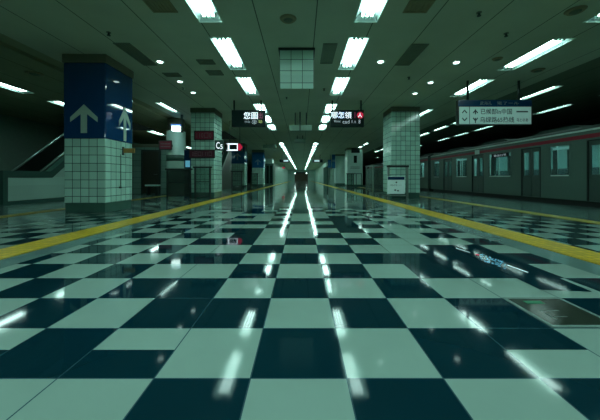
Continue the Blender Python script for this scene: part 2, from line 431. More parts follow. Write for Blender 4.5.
def make_downlight():
    t = thing('round_downlight', '', 'ceiling light', (0, 0, CEIL), 'round downlights')
    mb = MB(); mb.cyl((0, 0, -.018), (0, 0, -.002), .085, 20, .1); mb.build('trim_ring', 'white_paint', t)
    mb = MB(); mb.cyl((0, 0, -.03), (0, 0, -.018), .07, 20); mb.build('lens', 'downlight', t)
    return t
dl = [(-3.61, 7.35, 'small round downlight nearest on the left, just right of the big blue pillar top'),
      (-3.74, 8.86, 'small round downlight second on the left beside the dark vent'),
      (-3.76, 10.0, 'small dim round downlight third on the left, before the tiled pillar'),
      (2.02, 7.35, 'small round downlight right of the second right fluorescent trough'),
      (3.98, 7.40, 'small round downlight nearest on the right, above the blue direction sign'),
      (4.01, 8.95, 'small round downlight second on the right, above the tiled pillar'),
      (3.98, 10.1, 'small round downlight third on the right, closest to the tiled pillar')]
d0 = make_downlight()
for i, (x, y, lab) in enumerate(dl):
    if i == 0: d0.location = (x, y, CEIL); d0['label'] = lab
    else: copy_tree(d0, lab, (x, y, CEIL), 'round downlights')

def vent(x0, x1, y0, y1, m, label, slats=True):
    t = thing('ceiling_vent', label, 'vent', ((x0+x1)/2, (y0+y1)/2, CEIL), 'ceiling vents')
    a, b = (x1-x0)/2, (y1-y0)/2
    mb = MB(); f = .03
    mb.box(-a, a, -b, -b+f, -.02, -.001); mb.box(-a, a, b-f, b, -.02, -.001); mb.box(-a, -a+f, -b+f, b-f, -.02, -.001); mb.box(a-f, a, -b+f, b-f, -.02, -.001)
    mb.build('frame', m, t)
    mb = MB(); n = max(3, int((x1-x0-2*f)/.055))
    mb.box(-a+f, a-f, -b+f, b-f, -.004, -.001)
    for i in range(n):
        x = -a+f+(i+.5)*(2*a-2*f)/n; mb.box(x-.008, x+.008, -b+f, b-f, -.016, -.004)
    mb.build('grille', m, t)
vent(-2.66, -2.22, 4.80, 5.18, 'brown_grille', 'square brown ceiling vent at the top left beside the nearest light')
vent(1.82, 2.25, 4.82, 5.19, 'brown_grille', 'square brown ceiling vent at the top right beside the nearest light')
vent(-4.16, -3.80, 6.35, 7.6, 'dark_grille', 'long dark slot vent in ceiling above the big blue pillar side')
vent(2.45, 2.84, 6.4, 7.6, 'dark_grille', 'long dark slot vent in ceiling right of the right light row')
vent(.48, .80, 6.38, 7.48, 'dark_grille', 'dark slot vent beside the tiled box hanging from ceiling')
vent(-2.66, -2.24, 7.25, 7.53, 'dark_grille', 'small dark vent left of the second left trough, nearer of two')
vent(-2.66, -2.24, 7.97, 8.33, 'dark_grille', 'small dark vent left of the third left trough, farther of two')
vent(-3.95, -3.5, 8.15, 8.45, 'dark_grille', 'small dark vent next to the second left round downlight')
def diffuser(x, y, r, label):
    t = thing('ceiling_diffuser', label, 'vent', (x, y, CEIL), 'round ceiling diffusers')
    mb = MB(); mb.cyl((0, 0, -.03), (0, 0, -.001), r*.8, 20, r); mb.build('outer_ring', 'brown_grille', t)
    mb = MB(); mb.cyl((0, 0, -.05), (0, 0, -.031), r*.35, 16, r*.55); mb.build('inner_cone', 'dark_grille', t)
diffuser(-.25, 5.4, .16, 'round brown ceiling diffuser in front of the hanging tiled box')
diffuser(4.88, 5.13, .16, 'round dark ceiling diffuser nearest at the upper right')
diffuser(6.53, 7.95, .16, 'round dark ceiling diffuser right of the long right trough')
diffuser(4.9, 7.2, .12, 'small round ceiling diffuser near the first right downlight')
diffuser(-7.6, 8.2, .22, 'round dark ceiling diffuser left of the big blue pillar')
def sprinkler(x, y, label):
    t = thing('ceiling_sprinkler', label, 'sprinkler', (x, y, CEIL), 'ceiling sprinklers')
    mb = MB(); mb.cyl((0, 0, -.012), (0, 0, -.001), .045, 14); mb.build('plate', 'dark_grille', t)
    mb = MB(); mb.cyl((0, 0, -.06), (0, 0, -.012), .016, 8, .02); mb.cyl((0, 0, -.07), (0, 0, -.06), .035, 12); mb.build('head', 'metal_dark', t)
sprinkler(3.2, 5.19, 'black sprinkler head at the upper right between trough and vent')
sprinkler(4.22, 5.94, 'black sprinkler head left of the long right trough')
sprinkler(-.55, 10.6, 'black sprinkler head behind the hanging tiled box')
sprinkler(.75, 9.6, 'black sprinkler head left of the third right trough')
sprinkler(3.17, 8.5, 'black sprinkler head left of the second right downlight')
sprinkler(-3.95, 5.9, 'black sprinkler head above the right side of the blue pillar')
sprinkler(-3.9, 9.5, 'black sprinkler head beside the third left downlight')

# hanging tiled box
t = thing('ceiling_box', 'white tiled box hanging from the ceiling between the two light rows', 'box', (-.50, 6.62, CEIL))
mb = MB(); mb.prism([(0, 0), (.5, 0), (.5, -.74), (.10, -.90), (0, -.62)], 'x', 0, .78); mb.build('tiled_body', 'tile_big', t)
mb = MB(); mb.box(-.03, .81, -.03, .53, -.05, -.001); mb.build('top_trim', 'metal_dark', t)

# ------------------------------------------------------------------ walls
def wallbox(name, x0, x1, y0, y1, z0, z1, m):
    mb = MB(); mb.box(x0, x1, y0, y1, z0, z1); return structure(mb.build(name, m))
wallbox('wall_left', -14.2, -14, -16, 100, 0, 4.1, 'wall_dark')
wallbox('wall_right', 14.8, 15, -16, 100, -1.3, 4.1, 'black')
wallbox('wall_front', -14, 15, -16.2, -16, -1.3, 4.1, 'wall_dark')
wallbox('wall_back', -14, 15, 100, 100.2, -1.3, 4.1, 'wall')
# inner side walls of the far end of the hall
wallbox('wall_far_left', -5.0, -4.7, 48, 99.9, 0, CEIL-.01, 'wall')
wallbox('wall_far_right', 4.7, 5.0, 54, 99.9, 0, CEIL-.01, 'wall')
# low block on the left with a door
wallbox('wall_block', -10.8, -7.05, 15.4, 26, 0, 2.5, 'wall_teal')
mb = MB(); mb.box(-10.9, -6.98, 15.3, 26.1, 2.5, 2.66); structure(mb.build('trim_1', 'capital'))
t = thing('door_1', 'dark brown door in the low teal wall left', 'door', (-8.0, 15.38, 0)); t['kind'] = 'structure'
mb = MB(); mb.box(-.46, .40, -.02, .0, 0.02, 2.28); mb.build('door_leaf', 'door', t)
mb = MB(); mb.box(-.54, -.46, -.05, .0, 0, 2.36); mb.box(.40, .48, -.05, 0, 0, 2.36); mb.box(-.46, .40, -.05, 0, 2.28, 2.36); mb.build('door_frame', 'metal_dark', t)
h = MB().cyl((.30, -.07, 1.05), (.16, -.07, 1.05), .014).cyl((.30, -.07, 1.05), (.30, -.02, 1.05), .014); h.build('door_handle', 'metal', t)
# end wall
t = thing('roller_shutter', 'dark brown roller shutter closing the far end of the hall', 'shutter', (0, 99.95, 0))
mb = MB(); mb.box(-2.35, 2.2, -.1, 0, 0, 2.6); mb.build('curtain', 'shutter', t)
mb = MB(); mb.box(-2.55, 2.4, -.4, 0, 2.6, 3.1); mb.build('shutter_box', 'metal_dark', t)
for x, lab in ((-2.2, 'small round wall lamp at far end, left of the shutter box'), (1.75, 'small round wall lamp at far end, right of the shutter box')):
    t = thing('wall_lamp', lab, 'lamp', (x, 99.5, 2.65), 'lamps over the far shutter')
    mb = MB(); mb.cyl((0, .05, 0), (0, -.15, 0), .12, 12); mb.build('housing', 'metal', t)
    mb = MB(); mb.cyl((0, -.15, 0), (0, -.2, 0), .2, 14, .16); mb.build('lens', 'downlight', t)

# ------------------------------------------------------------------ pillars
def arrow_pts(w, h):
    s = w*.115
    return [(-s, 0), (s, 0), (s, h*.66), (w/2, h*.38), (w/2, h*.55), (0, h), (-w/2, h*.55), (-w/2, h*.38), (-s, h*.66)]
def pillar(label, x0, y0, w, d, blue=None, arrows=False, cap=True, body='tile', plinth=.24, ztop=3.63, blue_m='blue', capw=.02):
    """corner (x0,y0) is the front-left base corner"""
    t = thing('pillar', label, 'pillar', (x0, y0, 0), 'square pillars of the hall')
    mb = MB(); mb.box(.012, w-.012, .012, d-.012, 0, plinth, .012); mb.build('plinth', 'plinth', t)
    top = blue[0] if blue else ztop
    mb = MB(); mb.box(0, w, 0, d, plinth, top, .02); mb.build('tiled_shaft' if body == 'tile' else 'clad_shaft', body, t)
    if blue:
        mb = MB(); mb.box(-.012, w+.012, -.012, d+.012, blue[0], blue[1], .03); mb.build('blue_cladding', blue_m, t)
    if cap:
        zt = blue[1] if blue else ztop
        mb = MB(); mb.box(-capw, w+capw, -capw, d+capw, zt, CEIL-.002, .01); mb.build('capital', 'capital', t)
    return t
p1 = pillar('large near pillar on the left, blue upper half with white arrows over white tiles', -5.73, 6.95, 1.0, 1.1, (1.80, 3.63), capw=.03)
for face in ('front', 'side'):
    w, h = (.66, .69) if face == 'front' else (.50, .92)
    mb = MB(); pts = arrow_pts(w, h)
    if face == 'front': mb.prism([(.49+a, 1.93+b) for a, b in pts], 'y', -.018, -.013)
    else: mb.prism([(.74+a, 1.83+b) for a, b in pts], 'x', 1.013, 1.018)
    mb.build('arrow_sign', 'arrow', p1)
# small ochre flag sign with bracket on its right side
t = thing('flag_sign', 'small ochre flag sign sticking out of the big blue pillar\'s right side', 'sign', (-4.73, 7.62, 1.57))
mb = MB(); mb.box(.03, .32, -.02, .02, -.06, .06, .006); mb.build('sign_board', 'orange', t)
mb = MB(); mb.box(.001, .03, -.03, .03, -.12, .1, .004); mb.build('wall_bracket', 'metal_dark', t)
t = thing('conduit', 'thin dark conduit running down the big pillar\'s tiled right side', 'pipe', (-4.73, 7.5, 0))
mb = MB(); mb.cyl((.02, 0, .62), (.02, 0, 1.46), .006, 8); mb.build('pipe', 'metal_dark', t)
mb = MB(); mb.box(.001, .03, -.03, .03, .58, .62); mb.build('clip', 'metal_dark', t)

pillar('tiled left pillar behind the blue one, carrying two dark red signs', -4.69, 12.2, 1.0, 1.15)
pr = pillar('tall all-white tiled pillar on the right with dark capital, next to the train', 3.74, 12.0, 1.2, 1.2, capw=0.0)
def blue_pillar(label, x0, y0, w, d, zb):
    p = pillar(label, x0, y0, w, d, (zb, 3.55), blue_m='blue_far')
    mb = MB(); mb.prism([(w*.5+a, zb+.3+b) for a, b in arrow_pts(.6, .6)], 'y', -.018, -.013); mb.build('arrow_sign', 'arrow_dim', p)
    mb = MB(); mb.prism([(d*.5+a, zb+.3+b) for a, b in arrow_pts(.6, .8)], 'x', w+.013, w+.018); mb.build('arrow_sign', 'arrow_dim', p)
blue_pillar('distant left pillar with blue top, just behind the lit box sign with red pointer', -6.05, 24.5, 1.2, 1.2, 2.1)
blue_pillar('farther and smaller left pillar with blue top beside the dark kiosk', -5.15, 30, 1.2, 1.2, 1.95)

p = pillar('pale panelled right pillar with dark screen, left of the glass booth', 4.45, 28, 1.5, 1.5, body='panel_white', capw=.02)
mb = MB(); mb.box(.4, 1.2, -.08, -.001, 3.42-.1, 3.95-.15-.02); 
mb.build('screen', 'sign_black', p)
mb = MB(); mb.box(.63, .93, -.05, -.001, 2.35, 3.05); mb.build('notice_board', 'sign_black', p)
mb = MB(); mb.box(.3, 1.2, -.02, -.001, 1.93, 1.97); mb.box(.3, 1.2, -.02, -.001, 1.80, 1.83); mb.build('text_lines', 'plinth', p)
mb = MB(); mb.box(.4, 1.4, -.03, -.001, 1.27, 1.33); mb.box(.4, .46, -.03, -.001, .24, 1.27); mb.box(1.34, 1.4, -.03, -.001, .24, 1.27); mb.box(.84, .9, -.03, -.001, .24, 1.27); mb.build('panel_frame', 'plinth', p)
p = pillar('pale panelled right pillar with blue flag panels, farther of the two panelled ones', 4.2, 35.5, 1.4, 1.4, body='panel_white')
t = thing('blue_flag_sign', 'tall blue sign panel sticking out left of the far panelled pillar', 'sign', (4.15, 35.4, 0), 'blue flag signs')
mb = MB(); mb.box(-.42, .0, -.05, .05, 2.1, 3.78, .01); mb.build('sign_board', 'blue_far', t)
mb = MB(); mb.box(-.40, -.02, -.056, -.051, 2.9, 3.15); mb.build('arrow_band', 'arrow_dim', t)
t = thing('blue_flag_sign', 'shorter blue sign panel left of the tall blue one', 'sign', (3.75, 36.5, 0), 'blue flag signs')
mb = MB(); mb.box(-.42, .0, -.05, .05, 2.2, 3.2, .01); mb.build('sign_board', 'blue_far', t)
mb = MB(); mb.cyl((-.1, 0, 3.2), (-.1, 0, CEIL), .03); mb.build('hanger', 'metal_dark', t)

# cylinder pillar
t = thing('round_pillar', 'greenish round pillar behind the left tiled pillar and dark barrier', 'pillar', (-6.35, 14.6, 0))
mb = MB(); mb.cyl((0, 0, 0), (0, 0, 3.2), .45, 40); mb.build('shaft', 'panel_white', t)
mb = MB(); mb.cyl((0, 0, 3.2), (0, 0, CEIL-.002), .40, 32); mb.build('capital', 'capital', t)
mb = MB(); mb.cyl((0, 0, 1.70), (0, 0, 2.0), .456, 40); mb.build('dark_band', 'plinth', t)

# signs on the tiled left pillar
def board(name, label, cat, loc, w, h, m, text=None, tm='faint_text', group=None, frame=True, tx=(.12, .88), tz=(.2, .8)):
    t = thing(name, label, cat, loc, group)
    mb = MB(); mb.box(0, w, -.05, -.001, 0, h, .006); mb.build('sign_board', m, t)
    if frame:
        mb = MB(); f = .03
        mb.box(-.01, w+.01, -.06, -.045, -.01, f); mb.box(-.01, w+.01, -.06, -.045, h-f, h+.01); mb.box(-.01, f, -.06, -.045, f, h-f); mb.box(w-f, w+.01, -.06, -.045, f, h-f)
        mb.build('sign_frame', 'metal_dark', t)
    if text: lettering(t, text, tm, w*tx[0], w*tx[1], h*tz[0], h*tz[1], -.053)
    return t
board('red_sign', 'dark red sign high on the left tiled pillar, upper of two', 'sign', (-4.52, 12.195, 2.46), .82, .38, 'red_sign', '110口0', group='dark red signs')
board('red_sign', 'wide dark plum sign lower on the left tiled pillar', 'sign', (-4.74, 12.195, 1.70), 1.08, .34, 'red_sign_dark', '0田口1 11口', group='dark red signs')
t = board('red_sign', 'dark red flag sign with two pale lines on the round pillar', 'sign', (-6.95, 14.1, 2.24), .62, .44, 'red_sign', None, group='dark red signs')
mb = MB(); mb.box(.08, .54, -.054, -.051, .26, .31); mb.box(.08, .54, -.054, -.051, .13, .18); mb.build('text_lines', 'faint_text', t)
mb = MB(); mb.box(.5, .62, -.001, .12, .15, .25); mb.build('bracket', 'metal_dark', t)

# lit "C5" sign beside the tiled left pillar
t = thing('letter_sign', 'white lit C5 letters on right side of the left tiled pillar', 'sign', (-3.69, 12.25, 0))
mb = MB(); mb.box(.002, .38, 0, .04, 2.02, 2.46, .008); mb.build('sign_board', 'plinth', t)
lettering(t, 'C', 'lit', .06, .21, 2.10, 2.38, -.006); lettering(t, '5', 'lit', .24, .34, 2.08, 2.28, -.006)
# lit box with the red pointer
t = thing('box_sign', 'white lit frame sign with dark centre and red pointer hanging left', 'sign', (-3.86, 15.0, 2.26))
mb = MB(); mb.box(.0, .76, 0, .1, 0, .42, .008); mb.build('sign_board', 'sign_black', t)
mb = MB()
for a in ((.03, .10, .02, .40), (.10, .54, .34, .40), (.10, .54, .02, .08), (.50, .54, .08, .34), (-.04, .02, .02, .06), (-.04, .02, .36, .40)): mb.box(a[0], a[1], -.012, -.002, a[2], a[3])
bmesh.ops.remove_doubles(mb.bm, verts=mb.bm.verts, dist=1e-4)
mb.build('lit_frame', 'lit', t)
mb = MB(); mb.prism([(.56, .05), (.66, .03), (.80, .21), (.66, .39), (.56, .37)], 'y', -.014, -.003); mb.build('pointer', 'lit_red', t)
for q in (.12, .64):
    mb = MB(); mb.cyl((q, .05, .42), (q, .05, CEIL-2.26), .02); mb.build('hanger', 'metal_dark', t)

# lit box on the ceiling above the round pillar
t = thing('ceiling_lamp_box', 'bright boxy lamp hanging in front of the round pillar top', 'lamp', (-6.05, 13.4, 0))
mb = MB(); mb.box(0, .38, 0, .3, 3.06, 3.28, .01); mb.build('lit_box', 'downlight', t)
mb = MB(); mb.box(-.02, .4, -.02, .32, 3.28, 3.36); mb.build('top_cover', 'lit_blue', t)
mb = MB(); mb.box(.38, .47, .1, .2, 3.0, CEIL); mb.build('post', 'metal_dark', t)

# ------------------------------------------------------------------ hanging signs
t = thing('hanging_sign', 'black hanging sign left of the hall centre with white lit characters', 'sign', (-2.67, 11.0, 2.81), 'black overhead signs')
mb = MB(); mb.box(0, 1.29, 0, .16, 0, .64, .01); mb.build('sign_case', 'sign_black', t)
for x in (.08, 1.12):
    mb = MB(); mb.cyl((x, .08, .64), (x, .08, CEIL-2.81), .03, 10); mb.build('pole', 'metal_dark', t)
lettering(t, '您圖', 'lit', .46, 1.00, .29, .56, -.006)
lettering(t, '出', 'lit_plum', 1.03, 1.18, .31, .54, -.006)
lettering(t, '小心', 'lit_dim', .50, .71, .15, .24, -.006)
lettering(t, '㊟', 'lit_dim', .77, .97, .09, .27, -.006)
lettering(t, '站', 'lit_yellow', 1.03, 1.17, .14, .26, -.006)
t = thing('hanging_sign', 'black hanging sign right of the hall centre with lit characters and red emblem', 'sign', (1.11, 11.0, 2.81), 'black overhead signs')
mb = MB(); mb.box(0, 1.28, 0, .16, 0, .64, .01); mb.build('sign_case', 'sign_black', t)
for x in (.08, 1.18):
    mb = MB(); mb.cyl((x, .08, .64), (x, .08, CEIL-2.81), .03, 10); mb.build('pole', 'metal_dark', t)
lettering(t, '哪', 'lit', .03, .27, .32, .56, -.006)
lettering(t, '怎', 'lit_blue', .29, .53, .32, .58, -.0055)
lettering(t, '怎', 'lit', .30, .52, .33, .57, -.008)
lettering(t, '領', 'lit', .54, .80, .31, .57, -.006)
lettering(t, '|', 'lit_plum', .92, .94, .33, .56, -.006)
mb = MB(); mb.cyl((1.13, -.008, .44), (1.13, -.002, .44), .125, 24); mb.build('emblem', 'lit_red', t)
lettering(t, '人', 'lit', 1.05, 1.20, .36, .53, -.010)
lettering(t, 'Hous', 'lit_dim', .14, .37, .17, .26, -.006)
lettering(t, 'cad', 'lit_dim', .46, .72, .12, .26, -.006)
lettering(t, '1.t', 'lit_dim', .81, .97, .14, .25, -.006)
lettering(t, '8', 'lit_dim', 1.07, 1.14, .12, .27, -.006)

t = thing('direction_sign', 'wide white direction sign with blue header hanging over right platform', 'sign', (4.77, 8.77, 2.46))
W, Hs = 2.24, .77
mb = MB(); mb.box(0, W, 0, .14, 0, Hs, .008); mb.build('sign_case', 'metal_dark', t)
mb = MB(); mb.box(.03, W-.02, -.008, -.001, .03, .555); mb.build('white_panel', 'sign_white', t)
mb = MB(); mb.box(.0, W, -.008, -.001, .57, Hs-.01); mb.build('blue_header', 'sign_blue', t)
mb = MB(); mb.box(.335, .35, -.012, -.008, .03, .555); mb.build('divider', 'ink', t)
for x in (.33, 1.9):
    mb = MB(); mb.cyl((x, .07, Hs), (x, .07, CEIL-2.46), .035, 10); mb.build('pole', 'metal_dark', t)
lettering(t, '武海孔', 'pale_text', .66, 1.02, .61, .72, -.012)
lettering(t, '電了ール', 'pale_text', 1.18, 1.84, .62, .71, -.012)
lettering(t, '已候部In中国', 'ink', .68, 1.63, .325, .50, -.012)
lettering(t, '乌绿路65热线', 'ink', .66, 1.70, .075, .25, -.012)
lettering(t, '乌とのあ', 'ink', 1.77, 2.12, .10, .21, -.012)
mb = MB(); mb.box(1.77, 2.12, -.013, -.008, .385, .425); mb.build('dash', 'ink', t)
def chevron(cx, cz, s, up, stem):
    mb = MB(); k = 1 if up else -1
    mb.prism([(cx-s, cz-k*s*.5), (cx, cz+k*s*.6), (cx+s, cz-k*s*.5), (cx+s*.75, cz-k*s*.85), (cx, cz+k*s*.08), (cx-s*.75, cz-k*s*.85)], 'y', -.013, -.008)
    if stem: mb.box(cx-.015, cx+.015, -.0128, -.008, cz-s*1.2, cz+s*.7)
    mb.build('arrow', 'ink', t)
chevron(.19, .42, .08, True, False); chevron(.19, .16, .08, False, False)
chevron(.52, .42, .08, True, True); chevron(.52, .16, .08, False, True)

def small_hanging(label, x0, x1, y, z0, z1, m, extra=None, group='small overhead boxes'):
    t = thing('hanging_box', label, 'sign', ((x0+x1)/2, y, z0), group)
    w, h = (x1-x0)/2, z1-z0
    mb = MB(); mb.box(-w, w, 0, .2, 0, h, .012); mb.build('case', m, t)
    mb = MB(); mb.box(-w+.03, w-.03, -.008, -.001, .03, h-.03); mb.build('face', extra or m, t)
    for q in (-1, 1):
        mb = MB(); mb.cyl((q*w*.5, .1, h), (q*w*.5, .1, CEIL-z0), .025, 8); mb.build('hanger', 'metal_dark', t)
    return t
t = small_hanging('pale grey box sign hanging in the middle of the hall', -.54, .47, 13.0, 2.99, 3.25, 'grey_paint')
mb = MB(); mb.box(-.06, -.0, -.05, .0, .0, .84); mb.build('centre_post', 'metal_dark', t)
small_hanging('second grey box sign hanging mid-hall behind the first', -.48, .28, 20, 3.33, 3.6, 'grey_paint')
small_hanging('pale thin panel hanging left, above the dark kiosk', -3.35, -2.2, 25, 3.48, 3.78, 'grey_paint')
t = small_hanging('far black overhead sign on the left side with a white face', -2.75, -1.55, 36, 2.85, 3.22, 'sign_black')
mb = MB(); mb.box(-.1, .5, -.02, -.009, .08, .3); mb.build('lit_panel', 'lit_dim', t)
t = small_hanging('far black overhead sign on the right side with a white face', 1.35, 2.65, 36, 2.85, 3.22, 'sign_black')
mb = MB(); mb.box(-.4, .25, -.02, -.009, .08, .3); mb.build('lit_panel', 'lit_dim', t)
t = small_hanging('small red lit sign far away along the left wall', -4.05, -3.45, 60, 2.9, 3.25, 'sign_black', 'lit_red')

# ------------------------------------------------------------------ barriers, booths
def barrier(label, x, y, w, h, glass='clear', mid=True, group='metal framed barriers', z0=0):
    t = thing('barrier', label, 'barrier', (x, y, 0), group)
    for px in (0.0, w-.06):
        mb = MB(); mb.box(px, px+.06, -.03, .03, z0, h, .006); mb.build('post', 'metal_dark', t)
    mb = MB(); mb.box(-.05, w+.05, -.05, .05, h, h+.07, .01); mb.build('top_rail', 'metal_dark', t)
    mb = MB(); mb.box(.06, w-.06, -.012, .012, z0+.12, h, .0); mb.build('glass_panel', glass, t)
    if mid:
        for za, zb in ((z0+.08, z0+.12), (h*.55, h*.55+.03)):
            mb = MB(); mb.box(.06, w-.06, -.02, .02, za, zb); mb.build('cross_rail', 'metal_dark', t)
    return t
barrier('dark smoked glass barrier in front of the round pillar', -5.62, 12.0, 1.02, 1.18, 'smoke')
b0 = barrier('glass barrier with dark frame before the left tiled pillar', -4.32, 11.62, .66, 1.25)
copy_tree(b0, 'glass barrier before the first distant blue topped pillar', (-4.35, 17.9, 0), 'metal framed barriers')
copy_tree(b0, 'small distant glass barrier before the farther blue topped pillar', (-4.75, 27, 0), 'metal framed barriers')
copy_tree(b0, 'small distant glass barrier beside the panelled right pillars', (4.25, 27.0, 0), 'metal framed barriers')
# glass booth on the right
t = thing('glass_booth', 'dark glass waiting booth left of the tall white tiled pillar', 'booth', (3.36, 13.6, 0))
w, d, z0, h = 1.15, 1.4, .18, 1.42
for x, y in ((0, 0), (w-.06, 0), (0, d), (w-.06, d)):
    mb = MB(); mb.box(x, x+.06, y, y+.06, 0, h, .006); mb.build('post', 'booth_frame', t)
mb = MB(); mb.box(.06, w-.06, .02, .035, z0, h-.08); mb.build('front_glass', 'booth_glass', t)
mb = MB(); mb.box(.02, .035, .06, d, z0, h-.08); mb.build('side_glass', 'booth_glass', t)
mb = MB(); mb.box(-.02, w+.02, -.02, .06, h, h+.06); mb.box(-.02, .05, .06, d+.06, h, h+.06); mb.box(0.06, w-.06, 0, .06, z0-.06, z0); mb.build('frame_rail', 'booth_frame', t)
mb = MB(); mb.prism([(.5, h+.06), (w+.05, h+.06), (w+.05, h+.36), (.95, h+.28)], 'y', .1, .5); mb.build('sloped_top', 'plinth', t)
mb = MB(); mb.tube([(.45, .1, h+.12), (1.0, .1, h+.22), (w+.05, .1, h+.24)], .02); mb.build('rail', 'metal', t)
# stand with a poster in front of the tiled pillar
t = thing('poster_stand', 'metal frame stand with white blue-headed poster before right tiled pillar', 'sign', (3.42, 11.55, 0))
for x in (.02, .78):
    mb = MB(); mb.box(x, x+.08, -.04, .04, 0, 1.28, .01); mb.build('post', 'metal', t)
mb = MB(); mb.box(0, .88, -.05, .05, 1.28, 1.36, .01); mb.build('top_rail', 'metal_dark', t)
mb = MB(); mb.box(-.15, .78, -.06, .06, .12, .17, .01); mb.build('bottom_rail', 'metal', t)
mb = MB(); mb.box(.0, .70, -.075, -.055, .22, .92, .005); ps = mb.build('poster', 'sign_white', t)
mb = MB(); mb.box(.02, .68, -.081, -.076, .78, .90); mb.build('blue_header', 'sign_blue', ps)
mb = MB(); mb.cyl((.36, -.080, .68), (.36, -.076, .68), .035, 12); mb.box(.28, .35, -.080, -.076, .34, .40); mb.box(.39, .46, -.080, -.076, .32, .37); mb.build('printed_mark', 'poster_mark', ps)
lettering(ps, '出口 一', 'hatch', .12, .58, .54, .60, -.080)

# information slab with a small lit screen
t = thing('information_slab', 'dark blue slab with small lit screen between round and tiled pillars', 'kiosk', (-5.42, 13.3, 0))
mb = MB(); mb.box(0, .32, 0, .15, 0, 2.15, .01); mb.build('slab', 'sign_blue', t)
mb = MB(); mb.box(.06, .27, -.012, -.001, 1.36, 1.66); mb.build('screen', 'lit_cyan', t)
# bench
t = thing('bench', 'pale low bench in front of the brown door', 'bench', (-8.0, 14.7, 0))
mb = MB(); mb.box(0, .62, 0, .4, .44, .52, .01); mb.build('seat', 'panel_white', t)
for x in (.05, .51):
    mb = MB(); mb.box(x, x+.06, .05, .35, 0, .44); mb.build('leg', 'metal_dark', t)

# kiosk at far left
t = thing('kiosk', 'dark glass kiosk with pale header beyond the distant blue pillars', 'kiosk', (-5.0, 37, 0))
mb = MB(); mb.box(0, 1.4, 0, 2.5, 0, 2.75, .02); mb.build('cabin', 'esc_cope', t)
mb = MB(); mb.box(-.05, 1.25, -.08, -.001, 2.78, 3.4); mb.box(-.05, 1.25, 0, 2, 2.76, 3.4); mb.build('header', 'panel_white', t)
mb = MB()
for x in (.1, .5, .95): mb.box(x, x+.3, -.02, -.001, .2, 2.5)
mb.build('glass_front', 'sign_black', t)
t = thing('kiosk', 'dark gate kiosk with tall frames far right beyond the blue flag signs', 'kiosk', (3.6, 42, 0))
mb = MB(); mb.box(0, 1.6, 0, 6, 2.6, 3.2, .02); mb.build('header', 'panel_white', t)
for i in range(4):
    mb = MB(); mb.box(0.02, .3, i*1.8, i*1.8+.3, 0, 2.6, .01); mb.build('post', 'esc_cope', t)
mb = MB(); mb.box(.35, 1.5, .3, 5.8, 0, 2.4); mb.build('back_panel', 'wall', t)

# ------------------------------------------------------------------ escalators
def escalator(label, loc, w=1.5, run=4.3, wall_m='esc_wall'):
    """local: x to the left is negative, climbs along +y; near lower end at y=0"""
    t = thing('escalator', label, 'escalator', loc, 'escalators')
    a = math.tan(math.radians(38)); L0 = 1.75
    zt = a*(run)
    # right parapet: wall with sloping top
    mb = MB(); mb.prism([(.15, .12), (L0+run, .12), (L0+run, .86+zt), (L0, .86), (.15, .86)], 'x', -.16, 0); mb.build('side_wall', wall_m, t)
    mb = MB(); mb.prism([(.0, .0), (L0+run, .0), (L0+run, .12), (.15, .12), (.15, .86), (L0, .86), (L0+run, .86+zt), (L0+run, 1.08+zt), (L0-.08, 1.08), (0, 1.08)], 'x', -.2, .03)
    mb.build('coping', 'esc_cope', t)
    # inclined body
    mb = MB(); mb.prism([(0.2, .0), (L0+run, .0), (L0+run, zt+.1), (L0, .1), (.2, .1)], 'x', -w, -.21); mb.build('truss', 'esc_dark', t)
    n = 20; mb = MB()
    for i in range(n):
        y = L0+.05+i*run/n; z = .1+a*i*run/n
        mb.box(-w+.3, -.5, y, y+run/n, z, z+run/n*a+.02)
    mb.build('steps', 'metal_dark', t)
    for x in (-.34, -w+.08):
        mb = MB(); mb.prism([(.4, .1), (L0, .1), (L0+run, zt+.1), (L0+run, zt+.95), (L0-.15, .95), (.5, .95), (.4, .8)], 'x', x-.03, x+.03)
        mb.build('balustrade', 'esc_dark', t)
        mb = MB(); mb.tube([(x, .42, .75), (x, .5, .98), (x, L0-.15, 1.0), (x, L0+run, zt+1.0)], .04, 8); mb.build('handrail', 'handrail', t)
        mb = MB(); mb.prism([(L0, .24), (L0+run, zt+.24), (L0+run, zt+.31), (L0, .31)], 'x', x+.031, x+.05); mb.build('skirt_trim', 'handrail', t)
    return t
e0 = escalator('black escalator rising behind the big blue pillar on the left', (-9.15, 8.8, 0))
e1 = escalator('black escalator rising between the tiled and blue topped left pillars', (-4.95, 15.6, 0), 1.4, 3.0, 'esc_dark')

# ------------------------------------------------------------------ floor hatch and painted floor reflection
t = thing('floor_hatch', 'steel framed brown access hatch in the floor at the lower right', 'hatch', (1.395, 1.605, 0))
w, d = .40, .40
mb = MB(); f = .022
mb.box(0, w, 0, f, .0004, .006); mb.box(0, w, d-f, d, .0004, .006); mb.box(0, f, f, d-f, .0004, .006); mb.box(w-f, w, f, d-f, .0004, .006); mb.build('frame', 'hatch_frame', t)
mb = MB(); mb.box(f, w-f, f, d-f, .0004, .004); mb.build('plate', 'hatch', t)
mb = MB(); mb.box(.10, .22, .30, .345, .0042, .0052); mb.build('green_mark', 'hatch_green', t)
mb = MB(); mb.box(.10, .22, .20, .206, .0042, .005); mb.box(.10, .106, .08, .2, .0042, .005); mb.box(.12, .2, .12, .126, .0042, .005); mb.build('engraved_line', 'metal', t)

